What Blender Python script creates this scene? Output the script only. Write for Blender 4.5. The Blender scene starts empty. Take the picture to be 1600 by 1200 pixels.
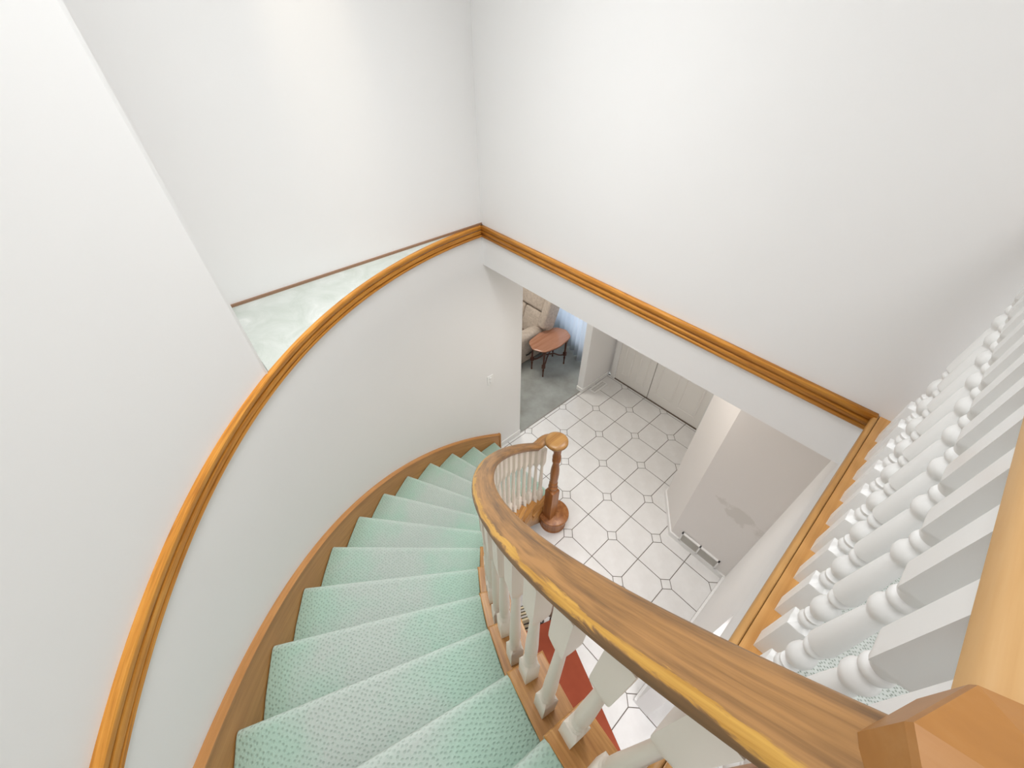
import bpy, bmesh, math, random
from mathutils import Vector, Matrix
random.seed(4)
S = bpy.context.scene
COL = S.collection
U = 0.315            # one floor tile in metres; all lengths below are in tiles
def W(x, y, z): return Vector((x * U, y * U, z * U))
def rad(a): return math.radians(a)

# ------------------------------------------------------------------ camera
YAW, PITCH, ROLL, FPX = 2.41363449, 0.753629121, 0.00369478, 628.830904
CAMP = (5.41729989, -9.5068009, 12.4513462)
fw = Vector((math.cos(YAW) * math.cos(PITCH), math.sin(YAW) * math.cos(PITCH), -math.sin(PITCH)))
rt = Vector((math.sin(YAW), -math.cos(YAW), 0)); up = rt.cross(fw)
c_, s_ = math.cos(ROLL), math.sin(ROLL)
r2 = rt * c_ + up * s_; u2 = up * c_ - rt * s_
cam = bpy.data.cameras.new('camera'); co = bpy.data.objects.new('camera', cam); COL.objects.link(co)
M = Matrix((r2, u2, -fw)).transposed().to_4x4(); M.translation = W(*CAMP)
co.matrix_world = M
cam.sensor_fit = 'HORIZONTAL'; cam.sensor_width = 36; cam.lens = 36 * FPX / 1600
cam.clip_start = 0.02; cam.clip_end = 200
S.camera = co

# ------------------------------------------------------------------ world, view
wd = bpy.data.worlds.new('world'); S.world = wd; wd.use_nodes = True
bg = wd.node_tree.nodes['Background']
bg.inputs[0].default_value = (0.88, 0.94, 1.0, 1); bg.inputs[1].default_value = 3.4
vs = S.view_settings
vs.view_transform = 'Standard'; vs.look = 'None'; vs.gamma = 1; vs.use_curve_mapping = False
vs.exposure = 0.35

# ------------------------------------------------------------------ lights: unseen area lights added to even the brightness, and one spot
def area(name, loc, size, power, color, target=None, sizey=None, spread=180):
    l = bpy.data.lights.new(name, 'AREA'); l.energy = power; l.color = color
    l.shape = 'RECTANGLE'; l.spread = rad(spread); l.size = size * U; l.size_y = (sizey or size) * U
    o = bpy.data.objects.new(name, l); COL.objects.link(o); o.location = W(*loc)
    d = (W(*target) - W(*loc)) if target else Vector((0, 0, -1))
    o.rotation_euler = d.to_track_quat('-Z', 'Y').to_euler()
    return o
area('light_stairwell', (1.9, -8.2, 16.3), 5.0, 20, (0.97, 0.985, 1.0), spread=135)  # unseen softbox under the ceiling, spread narrowed to favour the lower floor
area('light_stair_down', (1.2, -6.6, 16.25), 2.5, 6.5, (0.97, 0.985, 1.0), spread=80)  # added unseen downlight, brightens the stairs and the lower curved wall
area('light_landing', (8.3, -8.0, 16.3), 3.0, 12, (0.98, 0.985, 1.0))
area('light_foyer', (2.1, -2.5, 7.62), 1.4, 9, (1.0, 0.92, 0.84))
area('light_lower_hall', (7.3, -8.3, 7.3), 1.8, 18, (0.98, 0.95, 0.95))  # added unseen light for the otherwise dark hall under the landing
area('light_living', (-5.6, -0.6, 7.62), 2.2, 17, (1.0, 0.94, 0.86))
def spot(name, loc, target, power, color, size, blend=0.9, radius=0.15):
    l = bpy.data.lights.new(name, 'SPOT'); l.energy = power; l.color = color
    l.spot_size = rad(size); l.spot_blend = blend; l.shadow_soft_size = radius * U
    o = bpy.data.objects.new(name, l); COL.objects.link(o); o.location = W(*loc)
    o.rotation_euler = (W(*target) - W(*loc)).to_track_quat('-Z', 'Y').to_euler()
spot('light_ceiling_spot', (-1.0, -6.6, 16.2), (-2.13, -6.6, 12.6), 20, (1.0, 0.84, 0.62), 24)  # unseen ceiling spot, inferred from the warm glow on the recess wall

# ------------------------------------------------------------------ material helpers
def mat(name, col=(0.8, 0.8, 0.8), rough=0.5, metal=0.0, spec=0.5):
    m = bpy.data.materials.new(name); m.use_nodes = True
    b = m.node_tree.nodes['Principled BSDF']
    b.inputs['Base Color'].default_value = (*col, 1); b.inputs['Roughness'].default_value = rough
    b.inputs['Metallic'].default_value = metal; b.inputs['Specular IOR Level'].default_value = spec
    return m
class N:
    def __init__(s, m): s.t = m.node_tree; s.b = s.t.nodes['Principled BSDF']
    def n(s, typ, **k):
        o = s.t.nodes.new(typ)
        for a, v in k.items():
            if a.startswith('_'): setattr(o, a[1:], v)
            else: o.inputs[a.replace('__', ' ')].default_value = v
        return o
    def l(s, a, b): s.t.links.new(a, b)
    def math(s, op, a, b=None, c=None, clamp=False):
        o = s.t.nodes.new('ShaderNodeMath'); o.operation = op; o.use_clamp = clamp
        for i, v in enumerate((a, b, c)):
            if v is None: continue
            if isinstance(v, (int, float)): o.inputs[i].default_value = v
            else: s.l(v, o.inputs[i])
        return o.outputs[0]
    def ramp(s, f, *st):
        o = s.t.nodes.new('ShaderNodeValToRGB'); e = o.color_ramp.elements
        while len(e) < len(st): e.new(0.5)
        for i, (p, c) in enumerate(st):
            e[i].position = p; e[i].color = (*c, 1) if len(c) == 3 else c
        s.l(f, o.inputs[0]); return o.outputs[0]
    def mix(s, f, a, b, mode='MIX'):
        o = s.t.nodes.new('ShaderNodeMix'); o.data_type = 'RGBA'; o.blend_type = mode
        for i, v in ((0, f), (6, a), (7, b)):
            if isinstance(v, (int, float)): o.inputs[i].default_value = v
            elif isinstance(v, tuple): o.inputs[i].default_value = (*v, 1)
            else: s.l(v, o.inputs[i])
        return o.outputs[2]
    def bump(s, h, strength, dist):
        o = s.t.nodes.new('ShaderNodeBump'); o.inputs['Strength'].default_value = strength; o.inputs['Distance'].default_value = dist
        s.l(h, o.inputs['Height']); s.l(o.outputs[0], s.b.inputs['Normal'])
    def obj(s, scale=(1, 1, 1), rot=(0, 0, 0), out='Object'):
        t = s.t.nodes.new('ShaderNodeTexCoord'); m = s.t.nodes.new('ShaderNodeMapping')
        m.inputs['Scale'].default_value = scale; m.inputs['Rotation'].default_value = rot
        s.l(t.outputs[out], m.inputs[0]); return m.outputs[0]
    def noise(s, v, scale, detail=3, rough=0.5, dist=0.0):
        o = s.t.nodes.new('ShaderNodeTexNoise'); o.inputs['Scale'].default_value = scale
        o.inputs['Detail'].default_value = detail; o.inputs['Roughness'].default_value = rough; o.inputs['Distortion'].default_value = dist
        s.l(v, o.inputs['Vector']); return o.outputs[0]

def paint(name, col, bump=0.08, rough=0.6):
    m = mat(name, col, rough, spec=0.3); n = N(m)
    v = n.obj()
    f = n.noise(v, 1.3, 3)
    n.l(n.mix(f, tuple(x * 0.975 for x in col), tuple(min(1, x * 1.02) for x in col)), n.b.inputs['Base Color'])
    n.bump(n.noise(v, 140, 2), bump, 0.0015)
    return m
M_wall = paint('wall_paint', (0.865, 0.86, 0.85))
M_ceil = paint('ceiling_paint', (0.88, 0.88, 0.87))
M_white = paint('white_trim_paint', (0.87, 0.868, 0.855), 0.02, 0.35)
M_bal = paint('baluster_paint', (0.90, 0.893, 0.875), 0.02, 0.32)
M_bal2 = paint('cream_baluster_paint', (0.88, 0.80, 0.70), 0.02, 0.35)
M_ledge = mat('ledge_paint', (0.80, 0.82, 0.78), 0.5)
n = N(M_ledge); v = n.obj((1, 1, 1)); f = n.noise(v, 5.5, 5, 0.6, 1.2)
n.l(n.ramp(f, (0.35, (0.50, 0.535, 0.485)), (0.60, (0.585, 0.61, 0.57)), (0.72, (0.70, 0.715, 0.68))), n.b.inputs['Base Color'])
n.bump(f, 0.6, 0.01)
# lower wall with a faint scuffed patch
M_scuff = mat('scuffed_wall_paint', (0.80, 0.775, 0.75), 0.6, spec=0.3)
n = N(M_scuff); t = n.t.nodes.new('ShaderNodeTexCoord'); mp = n.t.nodes.new('ShaderNodeMapping')
mp.inputs['Location'].default_value = (-5.35 * U * 2.0, 0, -2.75 * U * 3.2); mp.inputs['Scale'].default_value = (2.0, 0.0, 3.2)
n.l(t.outputs['Object'], mp.inputs[0])
nz = n.noise(t.outputs['Object'], 6, 4, 0.6)
ln = n.t.nodes.new('ShaderNodeVectorMath'); ln.operation = 'LENGTH'; n.l(mp.outputs[0], ln.inputs[0])
d = n.math('ADD', ln.outputs['Value'], n.math('MULTIPLY', n.math('SUBTRACT', nz, 0.5), 1.3))
n.l(n.ramp(d, (0.18, (0.70, 0.675, 0.64)), (0.30, (0.80, 0.775, 0.75))), n.b.inputs['Base Color'])

def oak(name, c1, c2, c3, axis=1, rough=0.4, dens=1.0, out='Object'):
    m = mat(name, c2, rough, spec=0.45); n = N(m)
    sc = [26 * dens] * 3; sc[axis] = 1.3 * dens
    v = n.obj(tuple(sc), out=out)
    g = n.noise(v, 1.0, 5, 0.62, 0.6)
    sc2 = [7 * dens] * 3; sc2[axis] = 0.9 * dens
    g2 = n.noise(n.obj(tuple(sc2), out=out), 1.0, 2, 0.5, 1.5)
    f = n.math('ADD', n.math('MULTIPLY', g, 0.65), n.math('MULTIPLY', g2, 0.35))
    n.l(n.ramp(f, (0.33, c1), (0.50, c2), (0.66, c3)), n.b.inputs['Base Color'])
    n.bump(g, 0.12, 0.001)
    return m
OAK = ((0.30, 0.135, 0.035), (0.50, 0.255, 0.075), (0.62, 0.36, 0.13))
M_oakx = oak('oak_along_x', *OAK, axis=0)
M_oaky = oak('oak_along_y', *OAK, axis=1)
M_oakz = oak('oak_upright', (0.20, 0.065, 0.018), (0.33, 0.125, 0.036), (0.45, 0.20, 0.07), axis=2, rough=0.3)
M_trim = oak('oak_trim', (0.36, 0.125, 0.012), (0.60, 0.245, 0.030), (0.72, 0.34, 0.06), axis=0, rough=0.45, out='UV')
M_skirt = oak('oak_skirt', (0.43, 0.19, 0.055), (0.52, 0.24, 0.075), (0.59, 0.29, 0.10), axis=0, rough=0.38, dens=0.6, out='UV')
M_strip = mat('dull_brown_strip', (0.30, 0.17, 0.10), 0.5)
M_cap = oak('oak_tread_cap', (0.34, 0.14, 0.032), (0.48, 0.225, 0.06), (0.62, 0.33, 0.10), axis=0, rough=0.3, out='UV')
M_pale = oak('oak_pale_rail', (0.42, 0.22, 0.07), (0.53, 0.31, 0.125), (0.60, 0.39, 0.19), axis=1, rough=0.4, dens=0.6)
M_block = oak('oak_newel_cap', (0.34, 0.15, 0.04), (0.38, 0.17, 0.045), (0.42, 0.21, 0.07), axis=0, rough=0.35)

M_volute = oak('oak_volute', (0.22, 0.10, 0.03), (0.36, 0.19, 0.06), (0.46, 0.27, 0.09), axis=1, rough=0.35)
# worn handrail: brown finish on top, rubbed through to golden oak along the outer shoulder
M_rail = mat('worn_oak_handrail', (0.4, 0.25, 0.1), 0.38, spec=0.45)
n = N(M_rail); uv = n.t.nodes.new('ShaderNodeTexCoord').outputs['UV']
sp = n.t.nodes.new('ShaderNodeSeparateXYZ'); n.l(uv, sp.inputs[0])
def uvm(sx, sy):
    mp = n.t.nodes.new('ShaderNodeMapping'); mp.inputs['Scale'].default_value = (sx, sy, 1); n.l(uv, mp.inputs[0]); return mp.outputs[0]
g = n.noise(uvm(1.4, 22), 1.0, 5, 0.6, 0.4)
gb = n.noise(uvm(0.9, 3.0), 1.6, 3, 0.55, 0.5)
base = n.ramp(n.math('ADD', n.math('MULTIPLY', g, 0.45), n.math('MULTIPLY', gb, 0.55)),
              (0.36, (0.150, 0.080, 0.036)), (0.47, (0.275, 0.140, 0.050)), (0.60, (0.42, 0.215, 0.075)))
edge = n.noise(uvm(2.2, 9), 1.0, 5, 0.7, 0.6)
vv = n.math('ADD', sp.outputs[1], n.math('MULTIPLY', n.math('SUBTRACT', edge, 0.5), 0.26))
wear = n.ramp(vv, (0.135, (0, 0, 0)), (0.155, (1, 1, 1)), (0.215, (1, 1, 1)), (0.235, (0, 0, 0)))
far = n.ramp(n.math('MULTIPLY', sp.outputs[0], 0.1), (0.30, (0, 0, 0)), (0.42, (1, 1, 1)))
gold = n.ramp(g, (0.3, (0.42, 0.20, 0.03)), (0.6, (0.62, 0.35, 0.07)))
dk = n.ramp(vv, (0.01, (0, 0, 0)), (0.04, (1, 1, 1)), (0.12, (1, 1, 1)), (0.14, (0, 0, 0)))
c1 = n.mix(n.math('MULTIPLY', n.math('MULTIPLY', dk, far), 0.75), base, (0.13, 0.075, 0.03))
c2 = n.mix(n.math('MULTIPLY', wear, far), c1, gold)
n.l(c2, n.b.inputs['Base Color']); n.bump(g, 0.15, 0.001)

# mint cut-pile stair carpet, walked grey along the middle
def carpet(name, green, grey, dot, use_uv=True, dotamt=0.45, scale=1.0, mid=6.85, wid=1.15):
    m = mat(name, green, 0.95, spec=0.15); n = N(m)
    tc = n.t.nodes.new('ShaderNodeTexCoord'); src = tc.outputs['UV' if use_uv else 'Object']
    k = 1.0 if use_uv else 1 / U
    mp = n.t.nodes.new('ShaderNodeMapping'); mp.inputs['Scale'].default_value = (19 * scale * k, 25 * scale * k, 19 * k)
    mp.inputs['Rotation'].default_value = (0, 0, rad(38)); n.l(src, mp.inputs[0])
    vo = n.t.nodes.new('ShaderNodeTexVoronoi'); vo.inputs['Scale'].default_value = 1.0; vo.inputs['Randomness'].default_value = 0.42
    vo.voronoi_dimensions = '2D'; n.l(mp.outputs[0], vo.inputs['Vector'])
    dots = n.ramp(vo.outputs['Distance'], (0.08, (1, 1, 1)), (0.34, (0, 0, 0)))
    ms = n.t.nodes.new('ShaderNodeMapping'); ms.inputs['Scale'].default_value = (k, k, k); n.l(src, ms.inputs[0])
    big = n.noise(ms.outputs[0], 1.7, 3, 0.55)
    fine = n.noise(ms.outputs[0], 34, 2, 0.6)
    if use_uv:
        sp = n.t.nodes.new('ShaderNodeSeparateXYZ'); n.l(src, sp.inputs[0])
        dd = n.math('DIVIDE', n.math('ABSOLUTE', n.math('SUBTRACT', sp.outputs[0], mid)), wid)
        f = n.math('ADD', dd, n.math('MULTIPLY', n.math('SUBTRACT', big, 0.5), 1.6))
        col = n.mix(n.ramp(f, (0.25, (0, 0, 0)), (0.95, (1, 1, 1))), grey, green)
    else:
        col = n.mix(big, grey, green)
    patch = n.math('ADD', dotamt * 0.55, n.math('MULTIPLY', big, dotamt * 0.9))
    col = n.mix(n.math('MULTIPLY', dots, patch), col, dot)
    col = n.mix(n.math('MULTIPLY', fine, 0.35), col, tuple(min(1, x * 1.25) for x in green))
    if use_uv:
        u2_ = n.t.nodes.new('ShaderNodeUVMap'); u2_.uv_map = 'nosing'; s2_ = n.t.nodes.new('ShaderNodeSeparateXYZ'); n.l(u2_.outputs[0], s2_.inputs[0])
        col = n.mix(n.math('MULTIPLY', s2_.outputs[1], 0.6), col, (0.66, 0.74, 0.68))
    n.l(col, n.b.inputs['Base Color'])
    h = n.math('SUBTRACT', n.math('MULTIPLY', fine, 0.6), n.math('MULTIPLY', dots, 0.7))
    n.bump(h, 0.55, 0.006)
    return m
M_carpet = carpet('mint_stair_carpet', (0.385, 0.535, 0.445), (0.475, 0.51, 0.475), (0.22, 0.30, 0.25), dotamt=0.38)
M_land = carpet('pale_landing_carpet', (0.62, 0.66, 0.62), (0.66, 0.67, 0.65), (0.16, 0.22, 0.15), use_uv=False, dotamt=0.8, scale=1.9)
M_living = mat('grey_carpet', (0.36, 0.37, 0.35), 0.95, spec=0.1)
n = N(M_living); v = n.obj(); f = n.noise(v, 2.6, 4, 0.6)
n.l(n.ramp(f, (0.3, (0.27, 0.275, 0.25)), (0.7, (0.42, 0.44, 0.42))), n.b.inputs['Base Color']); n.bump(n.noise(v, 150, 2), 0.5, 0.003)

M_tile = mat('white_ceramic_tile', (0.80, 0.79, 0.78), 0.22, spec=0.5)
n = N(M_tile); v = n.obj((1, 1, 1)); f = n.noise(v, 7, 4, 0.6)
n.l(n.ramp(f, (0.3, (0.765, 0.755, 0.74)), (0.7, (0.83, 0.825, 0.815))), n.b.inputs['Base Color'])
M_grout = mat('dark_grout', (0.17, 0.145, 0.125), 0.9, spec=0.1)
M_grille = mat('grille_dark', (0.32, 0.31, 0.28), 0.6)
M_door = paint('door_paint', (0.88, 0.86, 0.82), 0.02, 0.4)
M_thresh = mat('brown_threshold', (0.16, 0.12, 0.09), 0.7)
M_dark = mat('dark_gap', (0.03, 0.025, 0.02), 0.8)
M_glass = mat('window_glass', (0.95, 0.98, 1.0), 0.02); M_glass.node_tree.nodes['Principled BSDF'].inputs['Transmission Weight'].default_value = 1.0
M_glass.node_tree.nodes['Principled BSDF'].inputs['IOR'].default_value = 1.05
M_sheer = mat('sheer_curtain', (0.86, 0.89, 0.93), 0.8, spec=0.1)
n = N(M_sheer); tr = n.t.nodes.new('ShaderNodeBsdfTranslucent'); tr.inputs[0].default_value = (0.88, 0.92, 0.97, 1)
mx = n.t.nodes.new('ShaderNodeMixShader'); mx.inputs[0].default_value = 0.45
n.l(n.b.outputs[0], mx.inputs[1]); n.l(tr.outputs[0], mx.inputs[2]); n.l(mx.outputs[0], n.t.nodes['Material Output'].inputs['Surface'])
M_uphol = mat('beige_upholstery', (0.42, 0.355, 0.29), 0.95, spec=0.1)
n = N(M_uphol); v = n.obj(); f = n.noise(v, 30, 4, 0.7); n.l(n.ramp(f, (0.3, (0.42, 0.35, 0.29)), (0.7, (0.60, 0.52, 0.44))), n.b.inputs['Base Color']); n.bump(f, 0.4, 0.004)
M_seat = mat('brown_seat_fabric', (0.20, 0.155, 0.12), 0.95, spec=0.1)
M_ctop = oak('polished_walnut_top', (0.30, 0.12, 0.06), (0.42, 0.20, 0.12), (0.50, 0.27, 0.18), axis=1, rough=0.12)
M_cleg = mat('dark_walnut', (0.085, 0.026, 0.013), 0.3)
M_red = mat('red_brown_lacquer', (0.25, 0.042, 0.022), 0.7, spec=0.12)
n = N(M_red); v = n.obj(); f = n.noise(v, 5, 3); n.l(n.ramp(f, (0.3, (0.19, 0.038, 0.017)), (0.7, (0.25, 0.055, 0.026))), n.b.inputs['Base Color'])
M_redwood = mat('red_chest_wood', (0.38, 0.11, 0.05), 0.35)
M_iron = mat('dark_iron', (0.05, 0.035, 0.028), 0.4, metal=0.6)
M_paper = mat('cream_paper', (0.80, 0.68, 0.45), 0.6)
M_paper2 = mat('grey_paper', (0.62, 0.60, 0.55), 0.6)
M_stool = mat('brown_leather', (0.17, 0.10, 0.065), 0.5)

# ------------------------------------------------------------------ object helpers
def empty(name, loc, label, cat, group=None):
    o = bpy.data.objects.new(name, None); COL.objects.link(o); o.location = W(*loc)
    o.empty_display_size = 0.05
    o['label'] = label; o['category'] = cat
    if group: o['group'] = group
    return o
def wloc(o):
    v = Vector((0, 0, 0))
    while o: v = v + o.location; o = o.parent
    return v
def finish(name, bm, m, parent=None, smooth=False, kind=None, label=None, cat=None, group=None, loc=None, normals=True):
    """bm holds tile units in scene space; loc (tile units) becomes the object's origin"""
    if normals: bmesh.ops.recalc_face_normals(bm, faces=bm.faces)
    for v in bm.verts: v.co *= U
    if loc is not None: base = W(*loc)
    elif parent: base = wloc(parent)
    else: base = Vector((0, 0, 0))
    for v in bm.verts: v.co -= base
    me = bpy.data.meshes.new(name); bm.to_mesh(me); bm.free()
    me.materials.append(m)
    if smooth:
        me.shade_smooth() if smooth is True else me.set_sharp_from_angle(angle=rad(smooth))
    o = bpy.data.objects.new(name, me); COL.objects.link(o)
    if parent:
        o.parent = parent; o.location = base - wloc(parent)
    else: o.location = base
    if kind: o['kind'] = kind
    if label: o['label'] = label
    if cat: o['category'] = cat
    if group: o['group'] = group
    return o
def copy_part(src, parent, loc, rz=0.0):
    o = src.copy(); COL.objects.link(o); o.parent = parent
    o.location = W(*loc) - (wloc(parent) if parent else Vector((0, 0, 0))); o.rotation_euler = (0, 0, rz); return o

def box(bm, x0, x1, y0, y1, z0, z1, bev=0.0, seg=2):
    vs = [bm.verts.new((x, y, z)) for z in (z0, z1) for y in (y0, y1) for x in (x0, x1)]
    fs = [(0, 1, 3, 2), (4, 6, 7, 5), (0, 4, 5, 1), (1, 5, 7, 3), (3, 7, 6, 2), (2, 6, 4, 0)]
    F = [bm.faces.new([vs[i] for i in f]) for f in fs]
    if bev:
        E = {e for f in F for e in f.edges}
        bmesh.ops.bevel(bm, geom=list(E), offset=bev, segments=seg, affect='EDGES', profile=0.5)
    return bm
def B(*a, **k): return box(bmesh.new(), *a, **k)
def prism(bm, pts, z0, z1, bev=0.0, seg=2, topbev=None):
    a = [bm.verts.new((x, y, z0)) for x, y in pts]; b = [bm.verts.new((x, y, z1)) for x, y in pts]
    n = len(pts); F = [bm.faces.new(a[::-1]), bm.faces.new(b)]
    for i in range(n): F.append(bm.faces.new((a[i], a[(i + 1) % n], b[(i + 1) % n], b[i])))
    if bev:
        bmesh.ops.bevel(bm, geom=[e for e in F[1].edges], offset=bev, segments=seg, affect='EDGES', profile=0.5)
    return bm
def grid(bm, rows, closed_u=False, closed_v=False, uvs=None, caps=False):
    """rows: list of lists of points"""
    V = [[bm.verts.new(p) for p in r] for r in rows]
    uvl = bm.loops.layers.uv.verify() if uvs else None
    nr, nc = len(V), len(V[0])
    for i in range(nr - (0 if closed_u else 1)):
        for j in range(nc - (0 if closed_v else 1)):
            i2, j2 = (i + 1) % nr, (j + 1) % nc
            try: f = bm.faces.new((V[i][j], V[i2][j], V[i2][j2], V[i][j2]))
            except ValueError: continue
            f.smooth = True
            if uvs:
                jj = j + 1
                for l, (a, b) in zip(f.loops, ((i, j), (i + 1, j), (i + 1, jj), (i, jj))):
                    l[uvl].uv = uvs(a, b)
    if caps:
        for r in (V[0][::-1], V[-1]):
            try: bm.faces.new(r)
            except ValueError: pass
    return V
def sweep(bm, path, frames, prof, vlist, caps=True):
    """path points, frames (side, up), prof [(s,u)] closed; uv = (length, vlist[j])"""
    rows = []; L = [0]
    for i, p in enumerate(path):
        sd, uu = frames[i]; p = Vector(p)
        rows.append([p + sd * a + uu * b for a, b in prof])
        if i: L.append(L[-1] + (p - Vector(path[i - 1])).length)
    vl = list(vlist) + [vlist[0] if len(vlist) == len(prof) else vlist[-1]]
    grid(bm, rows, closed_v=True, uvs=lambda i, j: (L[min(i, len(L) - 1)], vl[j]), caps=caps)
    return bm
def tube(bm, pts, r, seg=8, caps=True, rr=None):
    pts = [Vector(p) for p in pts]; rows = []
    side = None
    for i, p in enumerate(pts):
        t = (pts[min(i + 1, len(pts) - 1)] - pts[max(i - 1, 0)]).normalized()
        if side is None: side = t.orthogonal().normalized()
        side = (side - t * side.dot(t)).normalized(); b = t.cross(side)
        q = rr[i] if rr else r
        rows.append([p + side * math.cos(a) * q + b * math.sin(a) * q for a in [2 * math.pi * k / seg for k in range(seg)]])
    grid(bm, rows, closed_v=True, caps=caps); return bm
def turned(bm, prof, cx=0, cy=0, z0=0, seg=16, rot=0):
    """prof: (z, half width, squareness 0..1)"""
    rows = []
    for z, r, s in prof:
        row = []
        for k in range(seg):
            a = 2 * math.pi * (k + 0.5) / seg
            c, d = math.cos(a), math.sin(a); q = max(abs(c), abs(d))
            f = (1 - s) + s / q
            x, y = c * r * f, d * r * f
            # corner points sit at 45 deg when squared
            row.append((cx + x * math.cos(rot) - y * math.sin(rot), cy + x * math.sin(rot) + y * math.cos(rot), z0 + z))
        rows.append(row)
    grid(bm, rows, closed_v=True, caps=True); return bm
def turned16(bm, prof, cx=0, cy=0, z0=0, rot=0, n4=5):
    """like turned(), with a vertex on every corner so that square blocks keep crisp arrises"""
    rows = []; seg = 4 * n4
    for z, r, s in prof:
        row = []
        for k in range(seg):
            a = 2 * math.pi * k / seg + math.pi / 4
            c, d = math.cos(a), math.sin(a); q = max(abs(c), abs(d)); f = (1 - s) + s / q
            x, y = c * r * f, d * r * f
            row.append((cx + x * math.cos(rot) - y * math.sin(rot), cy + x * math.sin(rot) + y * math.cos(rot), z0 + z))
        rows.append(row)
    grid(bm, rows, closed_v=True, caps=True); return bm

# ------------------------------------------------------------------ dimensions
CX, CY = 6.083, -3.72
R = 8.22; XW = CX - R            # curved wall radius, plane of the left walls
YF = -3.76                        # far wall plane
H = 0.624; DT = 6.83; T0 = 0.3
ZL = 8.70                         # landing level
ZS, ZC = 7.70, 16.6               # soffit of lower rooms, top ceiling
RI = 5.35                         # inner end of the stair carpet
def P(r, th, z=0.0):
    a = rad(th); return (CX - r * math.cos(a), CY - r * math.sin(a), z)
def znose(th): return H * (1 + (th - T0) / DT)

# ------------------------------------------------------------------ setting
# floor: grout bed with separate tiles
floor = finish('floor', B(XW, 10.6, -12.2, 3.2, -0.3, -0.012), M_grout, kind='structure')
G = 0.0105; CUT = 0.19; TT = 0.03
def clip(poly, ax, val, keep_less):
    out = []
    for i in range(len(poly)):
        a, b = poly[i], poly[(i + 1) % len(poly)]
        ia = (a[ax] <= val) if keep_less else (a[ax] >= val); ib = (b[ax] <= val) if keep_less else (b[ax] >= val)
        if ia: out.append(a)
        if ia != ib:
            t = (val - a[ax]) / (b[ax] - a[ax]); out.append((a[0] + (b[0] - a[0]) * t, a[1] + (b[1] - a[1]) * t))
    return out
def tile_poly(i, j):
    # square i..i+1, j..j+1, two opposite corners cut where i+j is even
    g = G; c = CUT; x0, x1, y0, y1 = i + g, i + 1 - g, j + g, j + 1 - g; k = c + g * 0.42
    if (i + j) % 2 == 0:
        return [(i + k, y0), (x1, y0), (x1, j + 1 - k), (i + 1 - k, y1), (x0, y1), (x0, j + k)]
    return [(x0, y0), (i + 1 - k, y0), (x1, j + k), (x1, y1), (i + k, y1), (x0, j + 1 - k)]
def put_tile(name, pts, shared, loc):
    pts = [p for q, p in enumerate(pts) if q == 0 or (abs(p[0] - pts[q - 1][0]) + abs(p[1] - pts[q - 1][1])) > 1e-5]
    if len(pts) < 3: return None
    if shared is not None:
        return copy_part(shared, floor, (loc[0], loc[1], 0))
    return finish(name, prism(bmesh.new(), pts, -0.03, 0.0, bev=0.004, seg=1), M_tile, floor, loc=(loc[0], loc[1], 0))
X0, X1, Y0, Y1 = XW + 0.01, 9.0, -9.0, 3.12
protos = {}
def hidden_tile(i, j):
    if i >= 4 and j >= -1: return True                       # inside the right-hand wall block
    if j < -7 and i < 3: return True
    return False
for i in range(-3, 9):
    for j in range(-9, 4):
        if not hidden_tile(i, j):
            full = tile_poly(i, j); q = full
            for ax, v_, kl in ((0, X0, False), (0, X1, True), (1, Y0, False), (1, Y1, True)):
                if q: q = clip(q, ax, v_, kl)
            if q and len(q) >= 3:
                if len(q) == len(full) and all(abs(a[0] - b[0]) + abs(a[1] - b[1]) < 1e-6 for a, b in zip(q, full)):
                    key = (i + j) % 2
                    if key in protos: put_tile('tile', q, protos[key], (i, j))
                    else: protos[key] = put_tile('tile', q, None, (i, j))
                else: put_tile('tile', q, None, (i, j))
        if (i + j) % 2 == 0 and not (i >= 4 and j >= 0) and not (i > 3 and j >= 0) and not (j < -7 and i < 3):
            s = CUT - 0.012
            full = [(i - s, j), (i, j - s), (i + s, j), (i, j + s)]; q = full
            for ax, v_, kl in ((0, X0, False), (0, X1, True), (1, Y0, False), (1, Y1, True)):
                if q: q = clip(q, ax, v_, kl)
            if q and len(q) >= 3:
                if q == full:
                    if 's' in protos: put_tile('small_tile', q, protos['s'], (i, j))
                    else: protos['s'] = put_tile('small_tile', q, None, (i, j))
                else: put_tile('small_tile', q, None, (i, j))

def arc_wall(name, r0, r1, t0, t1, z0, z1, m, n=64, **k):
    bm = bmesh.new(); rows = []
    for i in range(n + 1):
        th = t0 + (t1 - t0) * i / n
        rows.append([P(r0, th, z0), P(r0, th, z1), P(r1, th, z1), P(r1, th, z0)])
    grid(bm, rows, closed_v=True, caps=True)
    return finish(name, bm, m, smooth=30, **k)
arc_wall('wall_left', R, R + 0.35, 0.0, 90, 0, 8.66, M_wall, kind='structure')
TE = 42.4
arc_wall('wall_left', R, R + 0.35, TE, 90, 8.66, ZC, M_wall, kind='structure')
# recess over the stair: ledge, its back wall and end wall
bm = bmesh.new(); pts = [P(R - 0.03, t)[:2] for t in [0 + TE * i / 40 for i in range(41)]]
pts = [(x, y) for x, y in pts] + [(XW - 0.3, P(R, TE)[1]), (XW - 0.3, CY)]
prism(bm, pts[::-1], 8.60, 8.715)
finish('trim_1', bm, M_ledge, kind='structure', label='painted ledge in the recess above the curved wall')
YE = P(R, TE)[1]
finish('wall_left_recess', B(XW - 0.35, XW, YE - 0.35, YF + 0.4, 8.4, ZC), M_wall, kind='structure')
finish('wall_recess_end', B(XW - 0.35, P(R + 0.3, TE)[0] + 0.25, YE - 0.35, YE, 8.4, ZC), M_wall, kind='structure')
# flat left wall of the lower hall, up to the living-room opening
finish('wall_left_lower', B(XW - 0.35, XW, -3.74, -2.36, 0, ZS), M_wall, kind='structure')
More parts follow.
